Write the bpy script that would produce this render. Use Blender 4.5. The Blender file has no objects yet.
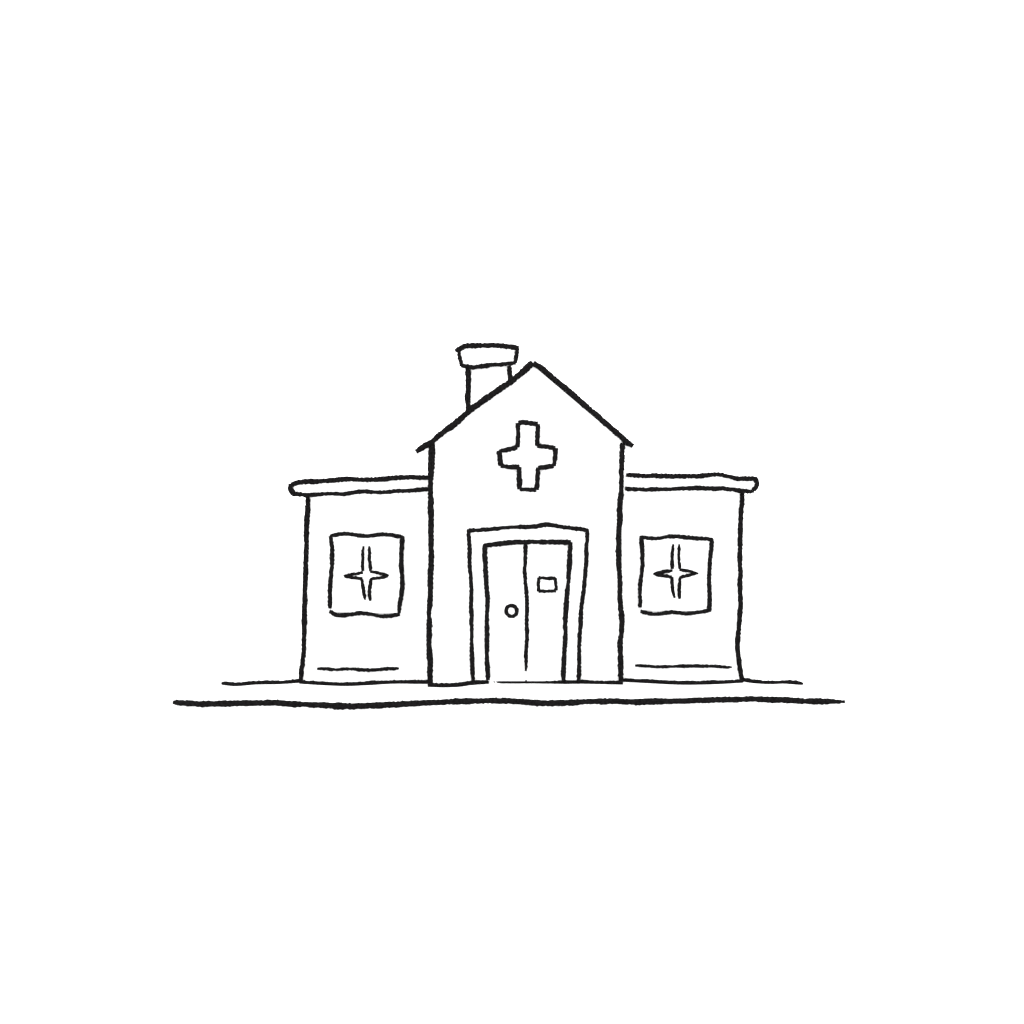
import bpy, bmesh, math, random
from mathutils import Vector, noise
random.seed(4)
F=1250.0; DIST=20.0; H=171.5*DIST/F
# elevation-drawing units -> metres on a vertical plane standing at y = D-DIST
def P(u,v,D): return Vector(((u-512)*D/F, D-DIST, H-(v-512)*D/F))
def G(u,v,z=0.0):
    D=(H-z)*F/(v-512); return Vector(((u-512)*D/F, D-DIST, z))

# ---------- materials ----------
def mat(name,c1,c2,scale,rough,spec):
    m=bpy.data.materials.new(name); m.use_nodes=True
    nt=m.node_tree; b=nt.nodes['Principled BSDF']
    tc=nt.nodes.new('ShaderNodeTexCoord'); n=nt.nodes.new('ShaderNodeTexNoise'); r=nt.nodes.new('ShaderNodeValToRGB')
    n.inputs['Scale'].default_value=scale; n.inputs['Detail'].default_value=6
    r.color_ramp.elements[0].position=.35; r.color_ramp.elements[1].position=.65
    r.color_ramp.elements[0].color=(*c1,1); r.color_ramp.elements[1].color=(*c2,1)
    nt.links.new(tc.outputs['Object'],n.inputs['Vector']); nt.links.new(n.outputs['Fac'],r.inputs['Fac'])
    nt.links.new(r.outputs['Color'],b.inputs['Base Color'])
    b.inputs['Roughness'].default_value=rough; b.inputs['Specular IOR Level'].default_value=spec
    return m
WALL=mat('white_render',(.84,.84,.84),(.88,.88,.88),6,.9,.1)
ROOF=mat('white_roof',(.83,.83,.83),(.87,.87,.87),9,.9,.1)
GROUND=mat('white_ground',(.84,.84,.84),(.88,.88,.88),2,.95,.0)
INK=mat('black_ink',(.0038,.0035,.0037),(.0085,.0080,.0083),30,1,.0)

def empty(name):
    e=bpy.data.objects.new(name,None); bpy.context.collection.objects.link(e); return e
def addmesh(name,bm,m,parent):
    me=bpy.data.meshes.new(name); bmesh.ops.recalc_face_normals(bm,faces=bm.faces); bm.to_mesh(me); bm.free()
    me.materials.append(m); o=bpy.data.objects.new(name,me); bpy.context.collection.objects.link(o)
    if parent: o.parent=parent
    return o
def prism(bm,poly,D,depth):
    a=[bm.verts.new(P(u,v,D)) for u,v in poly]
    b=[bm.verts.new(x.co+Vector((0,depth,0))) for x in a]
    n=len(a); bm.faces.new(a); bm.faces.new(b[::-1])
    for i in range(n): bm.faces.new((a[i],b[i],b[(i+1)%n],a[(i+1)%n]))
def solid(name,polys,D,depth,parent,m=WALL):
    bm=bmesh.new()
    for p in polys: prism(bm,p,D,depth)
    return addmesh(name,bm,m,parent)

# ---------- inked contour lines, as noisy tubes of real thickness ----------
SID=[0]
def tube(bm,pts,r0,taper=(.75,.75),closed=False,step=.012,tl=.07,wob=.6):
    SID[0]+=1; s=SID[0]*7.31
    r0=r0*1.15
    q=[]
    n=len(pts)
    for i in range(n if closed else n-1):
        p1=pts[i]; p2=pts[(i+1)%n]
        p0=pts[(i-1)%n] if (closed or i>0) else p1*2-p2
        p3=pts[(i+2)%n] if (closed or i+2<n) else p2*2-p1
        k=max(2,int((p2-p1).length/step))
        for j in range(k):
            t=j/k
            q.append(.5*((2*p1)+(p2-p0)*t+(2*p0-5*p1+4*p2-p3)*t*t+(3*p1-p0-3*p2+p3)*t**3))
    if not closed: q.append(pts[-1].copy())
    L=[0]
    for i in range(1,len(q)): L.append(L[-1]+(q[i]-q[i-1]).length)
    tot=L[-1]; rings=[]; NS=10
    for i,c in enumerate(q):
        a=q[i-1] if (i>0 or closed) else q[i]; b=q[(i+1)%len(q)] if (i+1<len(q) or closed) else q[i]
        T=(b-a).normalized()
        X=T.cross(Vector((0,1,0)))
        if X.length<.2: X=T.cross(Vector((0,0,1)))
        X.normalize(); Y=T.cross(X).normalized()
        r=r0*(1+.2*noise.noise(Vector((L[i]*2.2,s,0)))+.18*noise.noise(Vector((L[i]*7,s,4))))
        if not closed:
            d0=min(1,L[i]/tl); d1=min(1,(tot-L[i])/tl)
            r*=(taper[0]+(1-taper[0])*d0)*(taper[1]+(1-taper[1])*d1)
        c=c+X*((noise.noise(Vector((L[i]*3.0,s,9)))+.4*noise.noise(Vector((L[i]*8.0,s,19))))*.016*wob*1.6)
        ring=[]
        for k in range(NS):
            an=2*math.pi*k/NS
            jr=r+.014*noise.noise(Vector((L[i]*32,s+math.cos(an)*1.2,math.sin(an)*1.2)))
            jr=max(jr,.006)
            ring.append(bm.verts.new(c+X*math.cos(an)*jr+Y*math.sin(an)*jr))
        rings.append(ring)
    m=len(rings)
    for i in range(m if closed else m-1):
        A=rings[i];B=rings[(i+1)%m]
        for k in range(NS): bm.faces.new((A[k],A[(k+1)%NS],B[(k+1)%NS],B[k]))
    if not closed: bm.faces.new(rings[0][::-1]); bm.faces.new(rings[-1])
def inked(name,strokes,D,parent):
    bm=bmesh.new()
    for s in strokes:
        pts,w=s[0],s[1]; tp=s[2] if len(s)>2 else (.8,.8)
        tube(bm,[P(u,v,D) for u,v in pts],w/2*D/F,tp)
    return addmesh(name,bm,INK,parent)
def depth_lines(name,corners,D,depth,w,parent,outline=True):
    """edges running back along the sides and round the rear face"""
    bm=bmesh.new(); n=len(corners); r=w/2*D/F*.75
    B=[P(u,v,D)+Vector((0,depth,0)) for u,v in corners]
    for i,(u,v) in enumerate(corners):
        tube(bm,[P(u,v,D)+Vector((0,.03,0)),B[i]],r,step=.06,wob=.1)
        if outline: tube(bm,[B[i],B[(i+1)%n]],r,step=.06,wob=.1)
    return addmesh(name,bm,INK,parent)

hos=empty('hospital_building')
DC=20.0; DW=20.3; DS=20.12; DR=19.965; DCH=21.2

# wings
LW=[(305.5,490),(431,490),(431,682),(301,682),(304,620)]
RW=[(622,487),(742,487),(740,540),(740.5,600),(738,640),(741.5,681),(622,681)]
solid('left_wing_walls',[LW],DW,4.2,hos); solid('right_wing_walls',[RW],DW,4.2,hos)
inked('left_wing_lines',[
 ([(308,496),(306.5,530),(305,580),(304.5,620),(303.5,650),(301,681)],4.6),
 ([(317,669),(345,669.3),(372,669.8),(399,668.5)],3.0,(.6,.5))],DW-.015,hos)
inked('right_wing_lines',[
 ([(742.5,492),(740,540),(740.5,580),(740,610),(738,640),(739,662),(742,680)],4.6),
 ([(635,665.5),(665,666.3),(700,666),(732,667)],3.0,(.6,.5))],DW-.015,hos)
depth_lines('left_wing_side_lines',[(308,496),(301.5,681)],DW,4.2,4.2,hos)
depth_lines('right_wing_side_lines',[(741.5,493),(741,680)],DW,4.2,4.2,hos)
# flat roofs
LS=[(291,484),(320,481),(350,479.5),(400,478),(431,477),(431,490),(400,491),(330,493),(292,494)]
RS=[(622,475),(690,476),(740,478),(756,479),(756,485),(753,490),(700,489),(622,489)]
solid('left_flat_roof',[LS],DS,4.6,hos,ROOF); solid('right_flat_roof',[RS],DS,4.6,hos,ROOF)
inked('left_flat_roof_lines',[
 ([(291,484.5),(305,482),(325,481),(345,479),(362,479.5),(380,479.5),(400,477.5),(429,477)],4.6),
 ([(291.5,484),(290.5,488.5),(293,494.5)],5,(1,1)),
 ([(292,494.5),(310,495),(330,493.5),(345,494),(362,492),(380,492.5),(400,491),(429,489.5)],4.0)],DS-.015,hos)
inked('right_flat_roof_lines',[
 ([(626,475),(650,476),(690,476),(715,474.8),(738,478),(756,479)],4.4),
 ([(754.5,477.5),(757,484),(753.5,490.5)],4.8,(1,1)),
 ([(625,489),(660,489.5),(700,488),(725,488.5),(742,491),(754,491)],4.0)],DS-.015,hos)
depth_lines('left_flat_roof_side_lines',[(292.5,485),(294,494)],DS,4.6,4,hos)
depth_lines('right_flat_roof_side_lines',[(754,479),(753,490)],DS,4.6,4,hos)

# central block
CB=[(432,442),(533,365.5),(622,441),(621,480),(619.5,520),(619.5,580),(621,620),(620,650),(621,683.5),(430,683.5),(428.5,640),(430.5,600),(431,540)]
solid('gabled_walls',[CB],DC,5.0,hos)
inked('gabled_wall_lines',[
 ([(432,442),(431,480),(431.5,540),(430,590),(429,625),(429.5,655),(430.5,685)],5.2),
 ([(622.5,443),(621.5,480),(619.5,520),(619,560),(620.5,600),(622,625),(620,650),(621,683)],5.0)],DC-.012,hos)
depth_lines('gabled_wall_side_lines',[(433,446),(431,683),(620,682),(621,446)],DC+.02,5.0,4.4,hos)
# gable roof slopes
Lr=[(416,452),(430,442.5),(450,427.5),(469,411.5),(492,394.5),(513,379),(533,363)]
Rr=[(533,363),(546,371.5),(565,388),(590,409.5),(610,426.5),(625,441),(633,446.5)]
def off(l,d): return [(u,v+d) for u,v in l]
solid('left_roof_slope',[off(Lr,-.5)+off(Lr,2.0)[::-1]],DR,5.3,hos,ROOF)
solid('right_roof_slope',[off(Rr,-.5)+off(Rr,2.0)[::-1]],DR,5.3,hos,ROOF)
inked('gable_roof_lines',[(Lr,5.4,(.7,1)),(Rr,5.2,(1,.75))],DR-.008,hos)
depth_lines('ridge_line',[(533,366)],DR+.03,5.25,4.0,hos,False)

# chimney
solid('chimney_stack',[[(468,366),(509,366),(511,440),(468,440)]],DCH,.62,hos)
solid('chimney_cap',[[(459,350),(467,347),(490,345.5),(517,348),(515.5,362),(490,365),(461,366)]],DCH-.05,.74,hos,ROOF)
inked('chimney_stack_lines',[([(468,368),(468,385),(467.5,400),(468.5,415)],4.7),([(508.5,366),(509.5,372),(512,390)],4.6)],DCH-.012,hos)
inked('chimney_cap_lines',[
 ([(455,351),(461,348.5),(468,346),(485,345.5),(500,345.3),(519,348)],4.8,(.5,.6)),
 ([(459,350),(460,358),(461.5,366)],4.6),
 ([(461,365.5),(475,367.5),(488,365.5),(500,364),(516,363)],4.2),
 ([(517.5,348),(515.5,363)],4.4)],DCH-.06,hos)
depth_lines('chimney_cap_side_lines',[(461,352),(514.5,350)],DCH-.03,.7,3.0,hos)

# cross emblem
CR=[(518,423),(538,424),(537,446),(555.5,448),(554,466),(538,467.5),(536.5,490),(519.5,489.5),(519.5,467),(500.5,466),(499,450.5),(517.5,447.5)]
solid('cross_emblem',[CR],DC-.05,.05,hos)
segs=[([CR[i],((CR[i][0]+CR[(i+1)%12][0])/2+random.uniform(-.5,.5),(CR[i][1]+CR[(i+1)%12][1])/2+random.uniform(-.5,.5)),CR[(i+1)%12]],4.4,(.9,.9)) for i in range(12)]
inked('cross_emblem_lines',segs,DC-.06,hos)

# entrance: surround, two leaves, knob, notice plate
solid('door_surround',[[(468,530),(520,527),(550,525.5),(587,530),(571,542),(540,541.5),(484,545)],
   [(468,530),(484,545),(487,600),(488,680),(473,680),(470,580)],[(587,530),(585,570),(581,620),(579,680),(563,680),(568,580),(571,542)]],DC-.06,.06,hos)
solid('door_leaf_pair',[[(486,545),(524.5,543),(525,681),(488,681)],[(526,543),(570,543),(563,681),(527,681)]],DC-.03,.03,hos)
inked('door_surround_lines',[
 ([(473.5,681),(471.5,645),(471,600),(470,565),(468.5,529)],3.8),
 ([(468.5,530.5),(485,529.5),(505,527.5),(530,526.5),(550,525),(570,527.5),(588,530)],4.0),
 ([(587.5,529),(586,560),(583.5,590),(580.5,620),(579.5,650),(578.5,681)],4.0),
 ([(485,544),(485.5,575),(487.5,605),(486.5,640),(488,680)],4.3),
 ([(484,545),(500,543.5),(520,542.5),(545,541.5),(571,542.5)],4.4),
 ([(570.5,542),(569,575),(566.5,605),(565,640),(563,681)],4.5)],DC-.07,hos)
inked('door_meeting_line',[([(525.5,543),(525,575),(527,605),(526.5,635),(526,671)],3.6,(.8,.6))],DC-.04,hos)
kb=bmesh.new(); c=P(511.5,611,DC-.06); rr=5.3*.016
tube(kb,[c+Vector((math.cos(a)*rr,0,math.sin(a)*rr)) for a in [i*math.pi/4 for i in range(8)]],.029,closed=True,wob=.2)
addmesh('door_knob_ring',kb,INK,hos)
solid('door_knob',[[(511.5+4.5*math.cos(a),611+4.5*math.sin(a)) for a in [i*math.pi/8 for i in range(16)]]],DC-.065,.035,hos)
pl=[(538.5,577.5),(555.5,578),(556,590.5),(538.5,591.5)]
solid('notice_plate',[pl],DC-.045,.015,hos)
inked('notice_plate_lines',[([pl[i],pl[(i+1)%4]],3.0,(1,1)) for i in range(4)],DC-.05,hos)

# windows
def window(tag,dx,dy,frame,lines):
    solid(tag+'_window_frame',[frame],DW-.04,.04,hos)
    inked(tag+'_window_outline',lines,DW-.05,hos)
    S=lambda l:[(u+dx,v+dy) for u,v in l]
    inked(tag+'_window_glazing_bars',[
     (S([(363.6,546),(362.6,557),(363,571)]),3.3,(.5,.8)),(S([(369.4,546),(369.2,557),(370,571)]),3.3,(.5,.8)),
     (S([(363,572.5),(354,574),(343.5,575.8)]),2.9,(.8,.5)),(S([(370,571.5),(379,573),(389,575.5)]),2.9,(.8,.5)),
     (S([(344.5,576.3),(353,577.8),(362.3,579)]),2.9,(.5,.8)),(S([(388,576.3),(379,577.8),(370.2,579)]),2.9,(.5,.8)),
     (S([(362,579),(363,589),(365,600)]),3.3,(.8,.5)),(S([(370.4,579),(369.4,589),(370,601)]),3.3,(.8,.5))],DW-.05,hos)
window('left',0,0,[(331,536),(402,537),(400,613),(330,612)],[
 ([(330,536),(345,533.8),(365,536),(385,534.5),(403,537)],3.7),
 ([(402.5,536),(401,560),(402,585),(399.5,613)],4.1),
 ([(329,612),(338,615.5),(350,614.5),(365,613.5),(385,616),(400,614.5)],3.8),
 ([(330.5,536),(332,558),(330.5,585),(329.5,608.5)],4.1)])
window('right',309.5,-2,[(641,538),(712,539),(710,611),(641,610)],[
 ([(639.5,537),(655,538.5),(675,536.5),(695,538),(713,538.5)],3.5),
 ([(712,539),(710,560),(709,585),(710,611)],4.1),
 ([(640.5,611.5),(655,614),(672,612.5),(690,613.5),(711,610)],3.7),
 ([(641,538),(642.5,565),(640.5,590),(640.5,607.5)],4.1)])

# base lines, resting on the paving along the foot of the walls
def footline(bm,pts,w,tp=(.8,.8),wob=.25):
    r=w/2*.016
    tube(bm,[G(u,v,r*.8) for u,v in pts],r,tp,wob=wob)
bm=bmesh.new()
footline(bm,[(300,682),(320,683.3),(345,684.3),(370,683.3),(395,682),(430,682.3)],4.0)
footline(bm,[(621,680),(645,681.3),(680,683),(715,682.5),(743,681)],4.0)
footline(bm,[(428,685),(445,685.5),(458,685),(470,683.3),(488,682)],4.3)
footline(bm,[(486,681.6),(510,682),(535,682),(566,682.4)],3.6)
footline(bm,[(562,682.4),(580,682),(600,682.5),(623,683)],3.9)
addmesh('base_lines',bm,INK,hos)

# ---------- pavement & ground ----------
pav=empty('pavement')
KZ=-.10
front=[(174,703),(185,704),(215,704.5),(260,703.6),(300,705),(350,706.8),(400,705),(450,702.5),(500,701.6),(545,703.8),(600,702.3),(660,702.3),(720,700.5),(770,700.2),(810,702),(845,702.3)]
fp=[G(u,v) for u,v in front]
bl=[G(222,684.5),G(236,686),G(255,684.5),G(280,684),G(301,682.5)]
br=[G(742,680.5),G(752,682.8),G(768,684),G(785,683.6),G(803,685)]
bm=bmesh.new()
outline=fp+br[::-1]+bl[::-1]
a=[bm.verts.new(p) for p in outline]; b=[bm.verts.new(p+Vector((0,0,KZ))) for p in outline]
n=len(a); bm.faces.new(a); bm.faces.new(b[::-1])
for i in range(n): bm.faces.new((a[i],b[i],b[(i+1)%n],a[(i+1)%n]))
addmesh('paving_slab',bm,GROUND,pav)
up=Vector((0,0,.022))
bm=bmesh.new(); tube(bm,[p+up*.5 for p in fp],2.8*17.8/F,(.7,.4),tl=.25,wob=.4)
tube(bm,[p+up for p in bl],2.1*DC/F,(.5,.9),wob=.2); tube(bm,[p+up for p in br],2.1*DC/F,(.9,.45),wob=.2)
addmesh('kerb_lines',bm,INK,pav)
bm=bmesh.new()
R=600
vs=[bm.verts.new((x,y,KZ-.004)) for x,y in((-R,-R),(R,-R),(R,R),(-R,R))]; bm.faces.new(vs)
addmesh('ground',bm,GROUND,None)
solid('foundation',[[(302,681),(741,681),(741,687.5),(302,687.5)]],DW+.02,4.1,hos)

# ---------- light: bright even white overcast ----------
w=bpy.data.worlds.new('World'); bpy.context.scene.world=w; w.use_nodes=True
bg=w.node_tree.nodes['Background']; bg.inputs[0].default_value=(1,1,1,1); bg.inputs[1].default_value=2.6
sd=bpy.data.lights.new('sun','SUN'); sd.energy=.5; sd.angle=math.radians(30); sd.color=(1,.99,.98)
so=bpy.data.objects.new('sun',sd); so.rotation_euler=(math.radians(45),0,math.radians(-15)); bpy.context.collection.objects.link(so)

cd=bpy.data.cameras.new('camera'); co=bpy.data.objects.new('camera',cd); bpy.context.collection.objects.link(co)
co.location=(0,-DIST,H); co.rotation_euler=(math.pi/2,0,0); cd.sensor_width=36; cd.lens=F*36/1024; cd.clip_end=3000
bpy.context.scene.camera=co
vs=bpy.context.scene.view_settings; vs.view_transform='Standard'; vs.look='None'; vs.exposure=0
